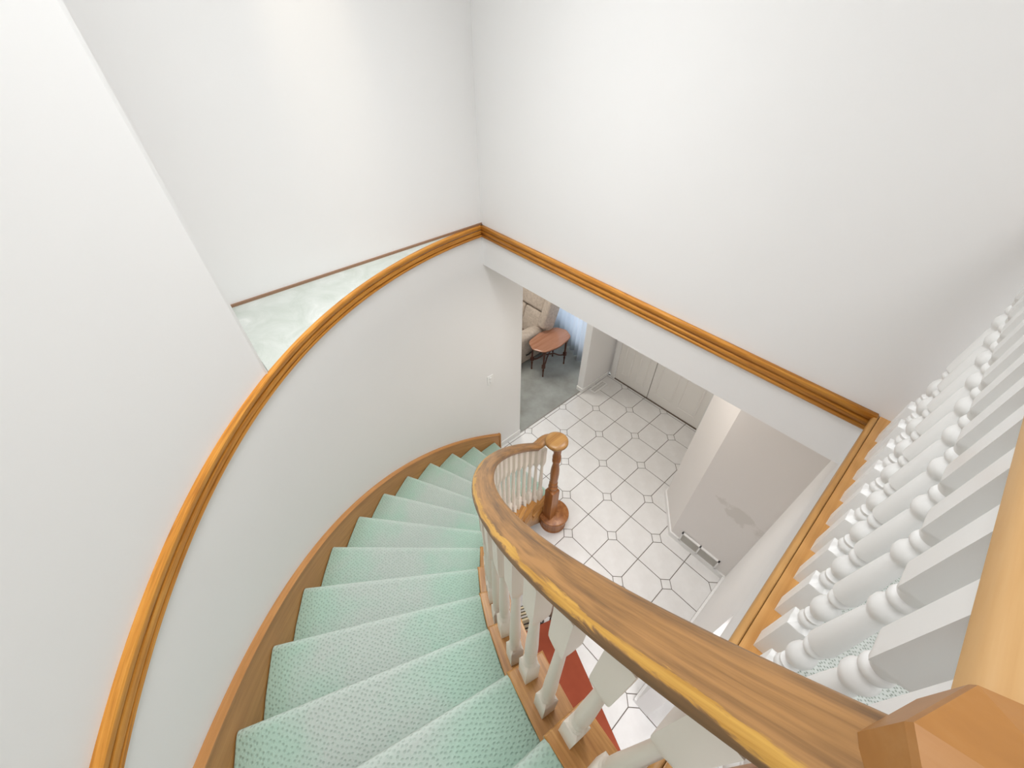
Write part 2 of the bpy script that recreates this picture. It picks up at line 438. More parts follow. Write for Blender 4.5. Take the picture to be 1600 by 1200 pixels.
# far wall above the soffit
finish('wall_far', B(XW, 10.6, YF, YF + 0.4, ZS, ZC), M_wall, kind='structure')
# living-room side pier
finish('wall_pier', B(-2.33, -2.03, 1.28, 3.45, 0, ZS), M_wall, kind='structure')
finish('baseboard_pier', B(-2.35, -1.99, 1.24, 3.10, 0.0, 0.22, bev=0.012), M_white, kind='structure')
finish('baseboard_left', B(XW, XW + 0.045, -3.46, -2.36, 0.0, 0.25, bev=0.012), M_white, kind='structure')
# right-hand wall block (chamfered corner) and the wall under the landing
bm = bmesh.new()
prism(bm, [(3.29, 3.45), (3.29, -0.38), (4.21, -1.56), (6.05, -1.60), (10.6, -1.60), (10.6, 3.45)][::-1], 0, ZS)
finish('wall_right', bm, M_scuff, kind='structure')
bm = bmesh.new()
prism(bm, [(3.24, 3.1), (3.24, -0.40), (4.19, -1.61), (6.05, -1.65), (6.05, -1.55), (4.23, -1.51), (3.34, -0.36), (3.34, 3.1)][::-1], 0, 0.20, bev=0.012)
finish('baseboard_right', bm, M_white, kind='structure')
finish('wall_under_landing', B(6.05, 6.40, -6.0, -1.58, 0, ZS), M_wall, kind='structure')
finish('wall_header', B(6.05, 6.40, -8.95, -6.0, 6.45, ZS), M_wall, kind='structure')
finish('wall_hall_end', B(8.6, 8.9, -11.9, -1.6, 0, ZS - 0.1), M_wall, kind='structure')
finish('baseboard_under_landing', B(5.99, 6.06, -6.0, -1.65, 0, 0.20, bev=0.012), M_white, kind='structure')
# outer shell of the hall
finish('wall_back', B(CX, 10.6, -12.3, -11.95, 0, ZC), M_wall, kind='structure')
finish('wall_east', B(10.6, 10.9, -12.3, 3.45, 0, ZC), M_wall, kind='structure')
finish('ceiling', B(-2.9, 10.9, -12.6, YF + 0.4, ZC, ZC + 0.3), M_ceil, kind='structure')
finish('ceiling_lower', B(-9.9, 10.6, YF + 0.4, 7.0, ZS, ZS + 0.3), M_ceil, kind='structure')
finish('ceiling_lower_left', B(-9.9, XW - 0.35, -6.2, YF + 0.4, ZS, ZS + 0.3), M_ceil, kind='structure')
# landing slab, carpet, fascia
finish('floor_landing', B(6.02, 10.6, -11.95, YF, ZS - 0.1, ZL - 0.03), M_white, kind='structure')
finish('floor_landing_carpet', B(6.27, 10.6, -11.95, YF, ZL - 0.05, ZL + 0.015), M_land, kind='structure')
finish('trim_fascia', B(5.97, 6.04, -8.95, YF, 7.38, ZL - 0.10, bev=0.006), M_white, kind='structure')

# oak band moulding along curved wall and far wall
TP = [(0.0, 0.0), (0.035, 0.0), (0.05, 0.02), (0.05, 0.06), (0.018, 0.066), (0.018, 0.082), (0.055, 0.090), (0.062, 0.13), (0.06, 0.165),
      (0.024, 0.172), (0.024, 0.188), (0.06, 0.196), (0.078, 0.235), (0.078, 0.275), (0.068, 0.29), (0.0, 0.29)]
VL = [0]
for a, b in zip(TP[:-1], TP[1:]): VL.append(VL[-1] + math.hypot(b[0] - a[0], b[1] - a[1]))
bm = bmesh.new(); path = []; fr = []
for i in range(97):
    th = 0 + 90.0 * i / 96; path.append(P(R, th, 8.43)); a = rad(th)
    fr.append((Vector((math.cos(a), math.sin(a), 0)), Vector((0, 0, 1))))
sweep(bm, path, fr, TP, VL)
finish('trim_2', bm, M_trim, kind='structure', smooth=30, label='curved oak moulding')
bm = bmesh.new(); sweep(bm, [(XW, YF, 8.43), (2.0, YF, 8.43), (5.92, YF, 8.43)], [(Vector((0, -1, 0)), Vector((0, 0, 1)))] * 3, TP, VL)
finish('trim_3', bm, M_trim, kind='structure', label='straight oak moulding')
bm = bmesh.new(); box(bm, XW, XW + 0.035, YE, YF, 8.715, 8.76)
finish('trim_4', bm, M_strip, kind='structure', label='thin brown strip behind the ledge')

# ------------------------------------------------------------------ double entry door
finish('wall_entry', B(-2.33, 3.4, 3.22, 3.5, 0, ZS), M_wall, kind='structure')
finish('wall_entry_side', B(2.67, 3.4, 3.12, 3.22, 0, ZS), M_wall, kind='structure')
def door(name, x0, x1, y, z1, flip=1):
    d = finish(name, B(x0, x1, y, y + 0.10, 0.03, z1, bev=0.008), M_door, kind='structure', loc=((x0 + x1) / 2, y, 0))
    w = x1 - x0; st = 0.26; pw = (w - 3 * st) / 2
    for c in range(2):
        px = x0 + st + c * (pw + st)
        for (a, b, arch) in ((0.45, 2.35, False), (2.65, 5.3, True)):
            bm = bmesh.new(); pts = [(px, a), (px + pw, a), (px + pw, b)]
            if arch: pts += [(px + pw / 2 + pw / 2 * math.cos(t), b + 0.16 * math.sin(t)) for t in [math.pi * k / 8 for k in range(1, 8)]]
            pts += [(px, b)]
            # moulded frame
            n_ = len(pts); cxm = px + pw / 2; czm = (a + b) / 2
            def ring(s, yy): return [(cxm + (p[0] - cxm) * (1 - s / pw * 2), yy, czm + (p[1] - czm) * (1 - s / (b - a) * 2)) for p in pts]
            rows = [ring(0, y + 0.002), ring(0.0, y - 0.02), ring(0.03, y - 0.02), ring(0.06, y + 0.0), ring(0.10, y - 0.012)]
            V = grid(bm, rows, closed_v=True); bm.faces.new(V[-1])
            for f in bm.faces: f.smooth = False
            finish('door_panel', bm, M_door, d, normals=True)
    k = 1 if flip > 0 else -1
    kx = (x1 - 0.16) if k > 0 else (x0 + 0.16)
    bm = bmesh.new(); tube(bm, [(kx, y, 3.0), (kx, y - 0.05, 3.0), (kx, y - 0.14, 3.0), (kx, y - 0.20, 3.0), (kx, y - 0.22, 3.0)], 0.05, 12, rr=[0.08, 0.035, 0.035, 0.085, 0.05])
    finish('door_handle', bm, mat('brass', (0.6, 0.45, 0.2), 0.25, metal=1.0), d, smooth=True)
    return d
door('door_1', -1.66, 0.045, 3.13, 6.55, 1)
door('door_2', 0.075, 2.45, 3.13, 6.55, -1)
for nm, b_ in (('trim_5', (-1.90, -1.66)), ('trim_6', (2.45, 2.67))):
    finish(nm, B(b_[0], b_[1], 3.08, 3.23, 0, 6.8, bev=0.015), M_white, kind='structure')
finish('trim_7', B(-1.90, 2.67, 3.08, 3.23, 6.55, 6.8, bev=0.015), M_white, kind='structure')
finish('trim_threshold', B(-1.66, 2.45, 3.09, 3.23, 0.0, 0.022), M_thresh, kind='structure')

# ------------------------------------------------------------------ staircase
st = empty('staircase', P(7, 0, 0), 'curved staircase carpeted in worn mint green winding down to the tiled hall', 'staircase')
RO = R - 0.075
def seg_lin(th, d, r):
    """point on the radial line th, shifted by d along the upward walking direction"""
    a = rad(th); x, y, _ = P(r, th); return (x + math.sin(a) * d, y - math.cos(a) * d)
for k in range(1, 14):
    ta, tb = T0 + DT * (k - 1), T0 + DT * k
    z = H * k; zb = H * (k - 1)
    prof = [(0, 0.02, zb - 0.02), (0, 0.02, zb + 0.1), (0, 0.015, z - 0.22), (0, -0.035, z - 0.15), (0, -0.065, z - 0.10), (0, -0.075, z - 0.06),
            (0, -0.06, z - 0.022), (0, -0.025, z - 0.003), (0, 0.03, z), (0.5, 0.0, z), (1, 0.035, z), (1, 0.035, zb - 0.02)]
    rs = [RI, RI + 0.02] + [RI + (RO - RI) * q / 8 for q in range(1, 8)] + [RO - 0.02, RO]
    rows = []; L = []
    for q, r in enumerate(rs):
        ins = 0.015 if q in (0, len(rs) - 1) else 0
        row = []
        for (f, d, zz) in prof:
            x, y = seg_lin(ta + (tb - ta) * f, d, r); dz = ins if zz > z - 0.05 else 0
            row.append((x, y, zz - dz))
        rows.append(row)
    ln = [0]
    mid = rows[5]
    for a, b in zip(mid[:-1], mid[1:]): ln.append(ln[-1] + (Vector(b) - Vector(a)).length)
    ln.append(ln[-1] + 1)
    bm = bmesh.new()
    off = k * 1.7
    grid(bm, rows, closed_v=True, uvs=lambda i, j: (rs[min(i, len(rs) - 1)], ln[j] + off), caps=True)
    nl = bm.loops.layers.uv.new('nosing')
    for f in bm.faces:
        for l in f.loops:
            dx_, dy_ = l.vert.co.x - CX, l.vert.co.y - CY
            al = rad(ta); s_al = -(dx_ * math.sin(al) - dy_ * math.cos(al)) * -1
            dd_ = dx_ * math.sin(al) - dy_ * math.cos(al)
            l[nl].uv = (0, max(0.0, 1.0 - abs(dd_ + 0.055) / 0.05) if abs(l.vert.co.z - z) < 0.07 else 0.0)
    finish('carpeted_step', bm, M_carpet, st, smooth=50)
# wood end caps of the treads, on the open side
for k in range(1, 14):
    ta, tb = T0 + DT * (k - 1), T0 + DT * k; z = H * k
    r0, r1 = 4.93, RI + 0.01
    pts = []
    for r, ds in ((r1, -0.09), (r0, -0.09)): pts.append(seg_lin(ta, ds, r))
    for f in (0.25, 0.5, 0.75): pts.append(P(r0, ta + (tb - ta) * f)[:2])
    pts.append(seg_lin(tb, 0.02, r0)); pts.append(seg_lin(tb, 0.02, r1))
    bm = bmesh.new(); prism(bm, pts, z - 0.10, z - 0.012, bev=0.02, seg=3)
    uvl = bm.loops.layers.uv.verify(); am = rad((ta + tb) / 2)
    for f in bm.faces:
        for l in f.loops:
            dx, dy = l.vert.co.x - CX, l.vert.co.y - CY
            l[uvl].uv = (-(dx * math.sin(am) - dy * math.cos(am)) + k * 3.3 , -(dx * math.cos(am) + dy * math.sin(am)) + l.vert.co.z)
    finish('tread_cap', bm, M_cap, st)
    # riser end under each cap
    bm = bmesh.new(); pr = [seg_lin(ta, 0.0, RI), seg_lin(ta, 0.0, 5.0), seg_lin(ta, 0.05, 5.0), seg_lin(ta, 0.05, RI)]
    prism(bm, pr, H * (k - 1) - 0.02, z - 0.10)
    finish('riser', bm, M_oakz, st)
# open-side stringer
bm = bmesh.new(); rows = []
for k in range(1, 14):
    for q in range(0, 7):
        th = T0 + DT * (k - 1 + q / 6.0)
        if q == 6: th -= 0.02
        zt = H * k - 0.10; zb = max(0.0, znose(th) - 1.35)
        rows.append([P(5.0, th, zb), P(5.0, th, zt), P(5.06, th, zt), P(5.06, th, zb)])
grid(bm, rows, closed_v=True, caps=True)
uvl = bm.loops.layers.uv.verify()
for f in bm.faces:
    for l in f.loops: l[uvl].uv = (math.degrees(math.atan2(l.vert.co.y - CY, l.vert.co.x - CX)) * 0.09, l.vert.co.z)
finish('stringer', bm, M_cap, st)
# wall skirting board with its moulded top edge
bm = bmesh.new(); rows = []; rows2 = []; NS = 90; uvu = []
for i in range(NS + 1):
    th = -1.9 + 91.5 * i / NS; zt = znose(th) + 0.36; zb = max(0.03, znose(th) - 1.0); uvu.append(rad(th) * R)
    ro = R - 0.002
    rows.append([P(ro, th, zb), P(R - 0.065, th, zb), P(R - 0.065, th, zt), P(ro, th, zt)])
    rows2.append([P(ro, th, zt), P(R - 0.07, th, zt), P(R - 0.095, th, zt + 0.015), P(R - 0.095, th, zt + 0.04), P(R - 0.06, th, zt + 0.07), P(ro, th, zt + 0.075)])
grid(bm, rows, closed_v=True, uvs=lambda i, j: (uvu[min(i, NS)], [0, 0.1, 1.3, 1.4, 1.5][j]), caps=True)
finish('wall_skirt', bm, M_skirt, st, smooth=30)
bm = bmesh.new(); grid(bm, rows2, closed_v=True, uvs=lambda i, j: (uvu[min(i, NS)], 3 + [0, 0.1, 0.13, 0.16, 0.2, 0.3, 0.4][j]), caps=True)
th = -1.9; x_, y_, _ = P(R, th)
box(bm, XW + 0.0, XW + 0.10, y_ - 0.0, y_ + 0.045, 0.03, znose(th) + 0.435)
finish('skirt_moulding', bm, M_skirt, st, smooth=30)
# plastered underside
bm = bmesh.new(); rows = []
for i in range(61):
    th = 6 + (89.2 - 6) * i / 60; zt = max(0.02, znose(th) - 1.30); zu = max(0.06, znose(th) - 1.22)
    rows.append([P(5.06, th, zt), P(RO, th, zt), P(RO, th, zu), P(5.06, th, zu)])
grid(bm, rows, closed_v=True, caps=True); finish('stair_underside', bm, M_wall, st, smooth=30)
# bullnose starting step under the newel
NX, NY = 1.36, -4.20
bm = bmesh.new(); bc = (1.37, -4.08)
def disc(bm, c, prof, seg=40):
    rows = [[(c[0] + r * math.cos(2 * math.pi * k / seg), c[1] + r * math.sin(2 * math.pi * k / seg), z) for k in range(seg)] for z, r in prof]
    grid(bm, rows, closed_v=True, caps=True)
disc(bm, bc, [(0.0, 0.43), (0.06, 0.43), (0.08, 0.415), (0.38, 0.415), (0.40, 0.43), (0.44, 0.43), (0.47, 0.47), (0.50, 0.49), (0.56, 0.49), (0.59, 0.475), (0.60, 0.45)])
finish('starting_step', bm, M_oakz, st, smooth=35)
bm = bmesh.new(); prism(bm, [seg_lin(T0, 0.02, 5.02), seg_lin(T0, 0.02, 4.75), (1.30, -4.5), seg_lin(T0 + DT, 0, 4.95)], 0.0, 0.598, bev=0.015)
finish('starting_block', bm, M_oakz, st)

# ------------------------------------------------------------------ stair balustrade
sb = empty('stair_balustrade', (NX, NY, 0), 'curved oak handrail on cream turned balusters following the mint stairs', 'railing')
RR = 5.145; DZ = 2.64; RW = 0.155
RP = [(-0.155, -0.075), (-0.150, -0.04), (-0.125, -0.012), (-0.075, 0.0), (0, 0.006), (0.075, 0.0), (0.125, -0.012), (0.150, -0.04), (0.155, -0.075),
      (0.135, -0.095), (0.125, -0.105), (0.125, -0.13), (0.10, -0.15), (0.095, -0.19), (-0.095, -0.19), (-0.10, -0.15), (-0.125, -0.13), (-0.125, -0.105), (-0.135, -0.095)]
RP = [(a * 0.9, b * 0.7) for a, b in RP]
RV = [0.06, 0.12, 0.18, 0.27, 0.42, 0.58, 0.70, 0.80, 0.88, 0.92, 0.94, 0.96, 1.0, 1.05, 1.2, 1.3, 1.4, -0.05, 0.0]
pp = []
for i in range(0, 31):   # hand-shaped lower end: cap, gooseneck, then the helix
    pass
path = []
capc = Vector((NX - 0.06, NY - 0.09, 4.36))
ths = [12 + (88.3 - 12) * i / 110 for i in range(111)]
hel = [Vector(P(RR, t, znose(t) + DZ)) for t in ths]
# cubic from cap to helix start
p0 = capc + Vector((-0.10, 0.0, -0.02)); p3 = hel[0]; t3 = (hel[1] - hel[0]).normalized()
p1 = p0 + Vector((-0.26, -0.10, 0.02)); p2 = p3 - t3 * 0.30
cub = []
for i in range(12):
    t = i / 12.0; cub.append(p0 * (1 - t) ** 3 + p1 * 3 * t * (1 - t) ** 2 + p2 * 3 * t * t * (1 - t) + p3 * t ** 3)
path = cub + hel
frs = []
for i, p in enumerate(path):
    t = (path[min(i + 1, len(path) - 1)] - path[max(i - 1, 0)]).normalized()
    s = Vector((t.y, -t.x, 0)).normalized()          # horizontal side
    # side must point to the well (smaller radius) for positive s
    if s.dot(Vector((CX - p.x, CY - p.y, 0))) < 0: s = -s
    uu = t.cross(s); uu = uu if uu.z > 0 else -uu
    frs.append((s, uu))
bm = bmesh.new(); sweep(bm, path, frs, RP, RV)
rail = finish('handrail', bm, M_rail, sb, smooth=50)
bm = bmesh.new(); disc(bm, (capc.x, capc.y), [(4.14, 0.20), (4.17, 0.23), (4.20, 0.24), (4.215, 0.27), (4.27, 0.305), (4.32, 0.30), (4.35, 0.27), (4.365, 0.18), (4.367, 0.05)])
finish('volute_cap', bm, M_volute, sb, smooth=50)
# newel
bm = bmesh.new()
turned16(bm, [(0.60, 0.150, 1), (2.00, 0.150, 1), (2.04, 0.146, 0.9), (2.08, 0.115, 0.0), (2.12, 0.105, 0), (2.17, 0.135, 0), (2.24, 0.140, 0), (2.29, 0.105, 0), (2.33, 0.105, 0),
              (2.37, 0.125, 0), (2.43, 0.125, 0), (2.47, 0.10, 0), (2.60, 0.115, 0), (2.9, 0.128, 0), (3.1, 0.118, 0), (3.3, 0.092, 0), (3.42, 0.085, 0), (3.45, 0.115, 0), (3.52, 0.118, 0), (3.55, 0.09, 0),
              (3.59, 0.09, 0), (3.62, 0.118, 0), (3.68, 0.118, 0), (3.72, 0.095, 0), (3.95, 0.11, 0), (4.10, 0.14, 0), (4.16, 0.15, 0)], NX - 0.02, NY - 0.05, n4=6)
finish('newel_post', bm, M_oakz, sb, smooth=35)
# balusters: two per tread, the second one taller
def stair_baluster(L):
    w = 0.073
    t = L
    pr = [(0, w, 1), (0.46, w, 1), (0.475, w * 0.97, 0.95), (0.50, 0.062, 0.0), (0.52, 0.062, 0), (0.545, 0.078, 0), (0.575, 0.074, 0), (0.60, 0.058, 0), (0.62, 0.058, 0), (0.64, 0.068, 0), (0.665, 0.066, 0),
          (0.69, 0.058, 0), (0.80, 0.066, 0), (1.0, 0.064, 0), (1.2, 0.058, 0), (t - 0.84, 0.043, 0), (t - 0.79, 0.046, 0), (t - 0.75, 0.058, 0.35), (t - 0.69, 0.072, 0.8), (t - 0.62, 0.080, 0.95), (t - 0.56, w, 1), (t, w, 1)]
    return [(a, b if c == 1 else b * 0.9, c) for a, b, c in pr]
def make_bal(L):
    bm = bmesh.new(); turned16(bm, stair_baluster(L)); return bm
bl = {}
for k in range(1, 14):
    for q, f in enumerate((0.25, 3.6)):
        th = T0 + DT * (k - 1) + f
        if k == 1: continue
        zt = H * k - 0.012
        L = znose(th) + DZ - 0.17 - zt
        x, y, _ = P(5.165, th)
        if q not in bl:
            bm = make_bal(L)
            for v in bm.verts: v.co += Vector((x, y, zt))
            o = finish('baluster', bm, M_bal2, sb, smooth=35, loc=(x, y, zt)); bl[q] = o
            # re-express in local axes so that copies can turn
            o.rotation_euler = (0, 0, rad(th))
        else:
            copy_part(bl[q], sb, (x, y, zt), rad(th))

# ------------------------------------------------------------------ landing balustrade
lb = empty('landing_balustrade', (6.09, -8.84, ZL), 'white turned balusters under a pale oak rail along the upstairs landing edge', 'railing')
bm = bmesh.new()
pr = [(5.895, ZL - 0.11), (5.885, ZL - 0.09), (5.88, ZL - 0.06), (5.883, ZL - 0.03), (5.893, ZL - 0.008), (5.905, ZL), (5.932, ZL), (5.936, ZL - 0.010), (5.94, ZL - 0.010), (5.945, ZL - 0.11)]
bm = bmesh.new()
rows = [[(x, y, z) for x, z in pr] for y in (-8.95, YF)]
grid(bm, rows, closed_v=True, caps=True)
finish('edge_nosing', bm, M_oaky, lb, smooth=35)
finish('base_plank', B(5.945, 6.28, -8.95, YF, ZL - 0.10, ZL, bev=0.006), oak('oak_plank', (0.40, 0.17, 0.04), (0.56, 0.28, 0.085), (0.66, 0.38, 0.14), axis=1, rough=0.25, dens=0.8), lb)
ZT = 11.38
bp = [(0, 0.085, 1), (0.56, 0.085, 1), (0.575, 0.083, 0.95), (0.605, 0.055, 0), (0.62, 0.052, 0), (0.64, 0.066, 0), (0.665, 0.070, 0), (0.69, 0.064, 0), (0.705, 0.056, 0), (0.715, 0.062, 0), (0.735, 0.064, 0), (0.75, 0.05, 0),
      (0.77, 0.045, 0), (0.79, 0.058, 0), (0.83, 0.077, 0), (0.875, 0.083, 0), (0.92, 0.077, 0), (0.96, 0.058, 0), (0.985, 0.045, 0), (1.0, 0.045, 0), (1.015, 0.060, 0), (1.04, 0.068, 0), (1.065, 0.062, 0), (1.08, 0.05, 0), (1.095, 0.05, 0),
      (1.11, 0.078, 0), (1.14, 0.080, 0), (1.3, 0.074, 0), (1.58, 0.060, 0), (1.61, 0.052, 0), (1.625, 0.052, 0), (1.645, 0.066, 0), (1.675, 0.077, 0), (1.71, 0.077, 0), (1.745, 0.062, 0), (1.765, 0.052, 0), (1.775, 0.052, 0),
      (1.79, 0.066, 0), (1.815, 0.070, 0), (1.84, 0.064, 0), (1.85, 0.055, 0), (1.862, 0.062, 0), (1.89, 0.066, 0.3), (1.93, 0.083, 0.95), (1.95, 0.085, 1), (ZT - 0.19 - ZL, 0.085, 1)]
bp = [(a, b * 0.92, c) for a, b, c in bp]
first = None
for k in range(12):
    y = -4.20 - 0.394 * k
    if y < -8.6: break
    if first is None:
        bm = bmesh.new(); turned16(bm, bp, 6.10, y, ZL); first = finish('baluster', bm, M_bal, lb, smooth=35, loc=(6.10, y, ZL))
    else: copy_part(first, lb, (6.10, y, ZL))
bm = bmesh.new(); XR = 6.10
prof = [(XR - RW - 0.0, ZT - 0.075), (XR - 0.150, ZT - 0.03), (XR - 0.12, ZT - 0.006), (XR - 0.06, ZT), (XR + 0.06, ZT), (XR + 0.12, ZT - 0.006), (XR + 0.15, ZT - 0.03), (XR + 0.155, ZT - 0.075), (XR + 0.13, ZT - 0.10),
        (XR + 0.12, ZT - 0.13), (XR + 0.095, ZT - 0.15), (XR + 0.09, ZT - 0.19), (XR - 0.09, ZT - 0.19), (XR - 0.095, ZT - 0.15), (XR - 0.12, ZT - 0.13), (XR - 0.13, ZT - 0.10)]
grid(bm, [[(x, y, z) for x, z in prof] for y in (-8.68, YF)], closed_v=True, caps=True)
finish('handrail', bm, M_pale, lb, smooth=50)
# octagonal upper newel with a low pyramid cap
bm = bmesh.new(); nc = (6.10, -8.83)
def octring(r, z, rot=44.5): return [(nc[0] + r * math.cos(rad(rot + 45 * k)), nc[1] + r * math.sin(rad(rot + 45 * k)), z) for k in range(8)]
rows = [octring(0.20, ZL), octring(0.20, 11.24)]
V = grid(bm, rows, closed_v=True, caps=True)
finish('newel_post', bm, M_oakz, lb)
bm = bmesh.new(); rows = [octring(0.22, 11.20), octring(0.25, 11.24), octring(0.25, 11.40), octring(0.245, 11.42), octring(0.02, 11.50)]
grid(bm, rows, closed_v=True, caps=True)
for f in bm.faces: f.smooth = False
finish('newel_cap', bm, M_block, lb)

# ------------------------------------------------------------------ small fittings
# light switch on the left wall
sw = empty('light_switch', (XW, -3.72, 3.72), 'small white light switch plate on the wall beside the curved stairs', 'light switch')
finish('switch_plate', B(XW, XW + 0.022, -3.83, -3.61, 3.54, 3.91, bev=0.008), M_white, sw)
for dz in (0.07, -0.07):
    bm = B(XW + 0.022, XW + 0.045, -3.76, -3.68, 3.725 + dz - 0.05, 3.725 + dz + 0.05, bev=0.008)
    finish('switch_rocker', bm, M_white, sw)
# floor register
fr_ = empty('floor_register', (-1.77, 2.08, 0), 'white slotted floor register on the tiles beside the pier', 'vent')
finish('register_frame', B(-1.94, -1.60, 1.62, 2.54, 0.0, 0.03, bev=0.012), M_white, fr_)
for i in range(14):
    for j in range(2):
        y = 1.72 + i * 0.057; x = -1.87 + j * 0.11
        finish('slot', B(x, x + 0.09, y, y + 0.022, 0.028, 0.0325), M_grille, fr_)
# wall return-air grille
wg = empty('wall_grille', (5.1, -1.6, 0.2), 'long white return air grille low on the chamfered corner wall', 'vent')
bm = bmesh.new()
yw = -1.585
for a in ((4.50, 5.72, 0.20, 0.235), (4.50, 5.72, 0.60, 0.64), (4.50, 4.545, 0.20, 0.64), (5.675, 5.72, 0.20, 0.64), (5.085, 5.125, 0.20, 0.64)):
    box(bm, a[0], a[1], yw - 0.065, yw - 0.0, a[2], a[3])
finish('grille_frame', bm, M_white, wg)
finish('grille_backing', B(4.54, 5.68, yw - 0.03, yw - 0.0, 0.23, 0.61), M_grille, wg)
for i in range(9):
    z = 0.25 + i * 0.04
    for x0, x1 in ((4.545, 5.085), (5.125, 5.675)):
        bm = bmesh.new(); prism(bm, [(x0, yw - 0.055), (x1, yw - 0.055), (x1, yw - 0.03), (x0, yw - 0.03)], z, z + 0.012)
        finish('louvre', bm, M_paper2, wg)

# ------------------------------------------------------------------ living room
finish('floor_living', B(-9.6, XW, -6.0, 7.0, -0.3, 0.02), M_living, kind='structure')
finish('trim_carpet_bar', B(XW - 0.015, XW + 0.02, -2.36, 1.28, 0.0, 0.035, bev=0.008), M_grille, kind='structure')
finish('wall_living_west', B(-9.9, -9.6, -6.2, 7.0, 0, ZS), M_wall, kind='structure')
finish('wall_living_south', B(-9.9, XW - 0.35, -6.5, -6.2, 0, ZS), M_wall, kind='structure')
finish('wall_living_east', B(XW - 0.35, XW - 0.3, -6.2, -3.7, 0, ZS), M_wall, kind='structure')
# slanted bay wall with a wide window, curtain in front
A_, Bv = Vector((-9.7, 6.15, 0)), Vector((-2.25, 3.05, 0))
dr = (Bv - A_).normalized(); nr_ = Vector((-dr.y, dr.x, 0))           # outward normal
def slab(bm, s0, s1, o0, o1, z0, z1):
    pts = [A_ + dr * s0 + nr_ * o0, A_ + dr * s1 + nr_ * o0, A_ + dr * s1 + nr_ * o1, A_ + dr * s0 + nr_ * o1]
    prism(bm, [(p.x, p.y) for p in pts], z0, z1)
LB = (Bv - A_).length
bm = bmesh.new(); slab(bm, -0.3, LB, 0, 0.3, 0, 0.9); slab(bm, -0.3, LB, 0, 0.3, 6.9, ZS); slab(bm, -0.3, 0.8, 0, 0.3, 0.9, 6.9); slab(bm, LB - 0.7, LB, 0, 0.3, 0.9, 6.9)
finish('wall_bay', bm, M_wall, kind='structure')
wf = bmesh.new()
for s0, s1, z0, z1 in ((0.8, LB - 0.7, 0.9, 1.05), (0.8, LB - 0.7, 6.75, 6.9), (0.8, 0.95, 0.9, 6.9), (LB - 0.85, LB - 0.7, 0.9, 6.9), (LB / 2 - 0.06, LB / 2 + 0.06, 0.9, 6.9)):
    slab(wf, s0, s1, 0.08, 0.22, z0, z1)
win = finish('window_1', wf, M_white, kind='structure')
for s0, s1 in ((0.95, LB / 2 - 0.06), (LB / 2 + 0.06, LB - 0.85)):
    bm = bmesh.new(); slab(bm, s0, s1, 0.14, 0.16, 1.05, 6.75); finish('pane', bm, M_glass, win)
cu = empty('curtain', (-5.4, 4.0, 0), 'long white sheer curtain hanging in folds behind the oval side table', 'curtain')
bm = bmesh.new(); cols = 220; rows = []
for i in range(cols + 1):
    s = 0.9 + (LB - 1.35) * i / cols
    w1 = 0.13 * math.sin(s * 14 + 1.3 * math.sin(s * 2.1)) + 0.03 * math.sin(s * 33)
    col = []
    for zz, am in ((0.12, 1.25), (0.9, 1.1), (2.2, 0.95), (4, 0.85), (5.8, 0.8), (7.2, 0.7)):
        p = A_ + dr * s + nr_ * (-0.72 + w1 * am); col.append((p.x, p.y, zz))
    rows.append(col)
grid(bm, rows)
ob = finish('sheer_panel', bm, M_sheer, cu, smooth=True, normals=False)
md = ob.modifiers.new('thick', 'SOLIDIFY'); md.thickness = 0.002
bm = bmesh.new(); a = A_ + dr * 0.6 - nr_ * 0.72; b = A_ + dr * (LB - 0.2) - nr_ * 0.72
tube(bm, [(a.x, a.y, 7.25), (b.x, b.y, 7.25)], 0.045, 10); finish('curtain_rod', bm, M_white, cu, smooth=40)

# oval side table
tb_ = empty('side_table', (-4.30, 1.42, 0.02), 'polished walnut oval side table with scalloped rim and turned legs', 'table')
TCX, TCY, TZ = -4.28, 1.40, 1.62
def scallop(s, n=96):
    out = []
    for k in range(n):
        a = 2 * math.pi * k / n
        w = 1 + 0.035 * math.cos(4 * a + math.pi) * 1.0 + 0.02 * math.cos(8 * a)
        out.append((TCX + 0.66 * s * w * math.cos(a), TCY + 1.08 * s * w * math.sin(a)))
    return out
bm = bmesh.new()
rows = [[(x, y, z) for x, y in scallop(s)] for s, z in ((0.95, TZ - 0.075), (0.99, TZ - 0.06), (1.0, TZ - 0.035), (0.99, TZ - 0.012), (0.965, TZ), (0.955, TZ - 0.003))]
grid(bm, rows, closed_v=True, caps=True); finish('tabletop', bm, M_ctop, tb_, smooth=40)
bm = bmesh.new(); rows = [[(x, y, z) for x, y in scallop(s)] for s, z in ((0.80, TZ - 0.20), (0.84, TZ - 0.20), (0.84, TZ - 0.075), (0.80, TZ - 0.075))]
grid(bm, rows, closed_v=True, closed_u=True); finish('apron', bm, M_cleg, tb_, smooth=40)
lgp = [(0.02, 0.035, 0), (0.06, 0.04, 0), (0.10, 0.028, 0), (0.3, 0.036, 0), (0.42, 0.05, 0), (0.45, 0.034, 0), (0.49, 0.034, 0), (0.52, 0.06, 1), (0.72, 0.06, 1), (0.74, 0.038, 0), (0.78, 0.052, 0), (0.83, 0.036, 0), (1.1, 0.045, 0), (1.3, 0.052, 0), (1.34, 0.065, 1), (TZ - 0.08, 0.065, 1)]
for sx, sy in ((-1, -1), (1, -1), (1, 1), (-1, 1)):
    bm = bmesh.new(); turned16(bm, lgp, TCX + sx * 0.37, TCY + sy * 0.70, 0, n4=3); finish('leg', bm, M_cleg, tb_, smooth=35)
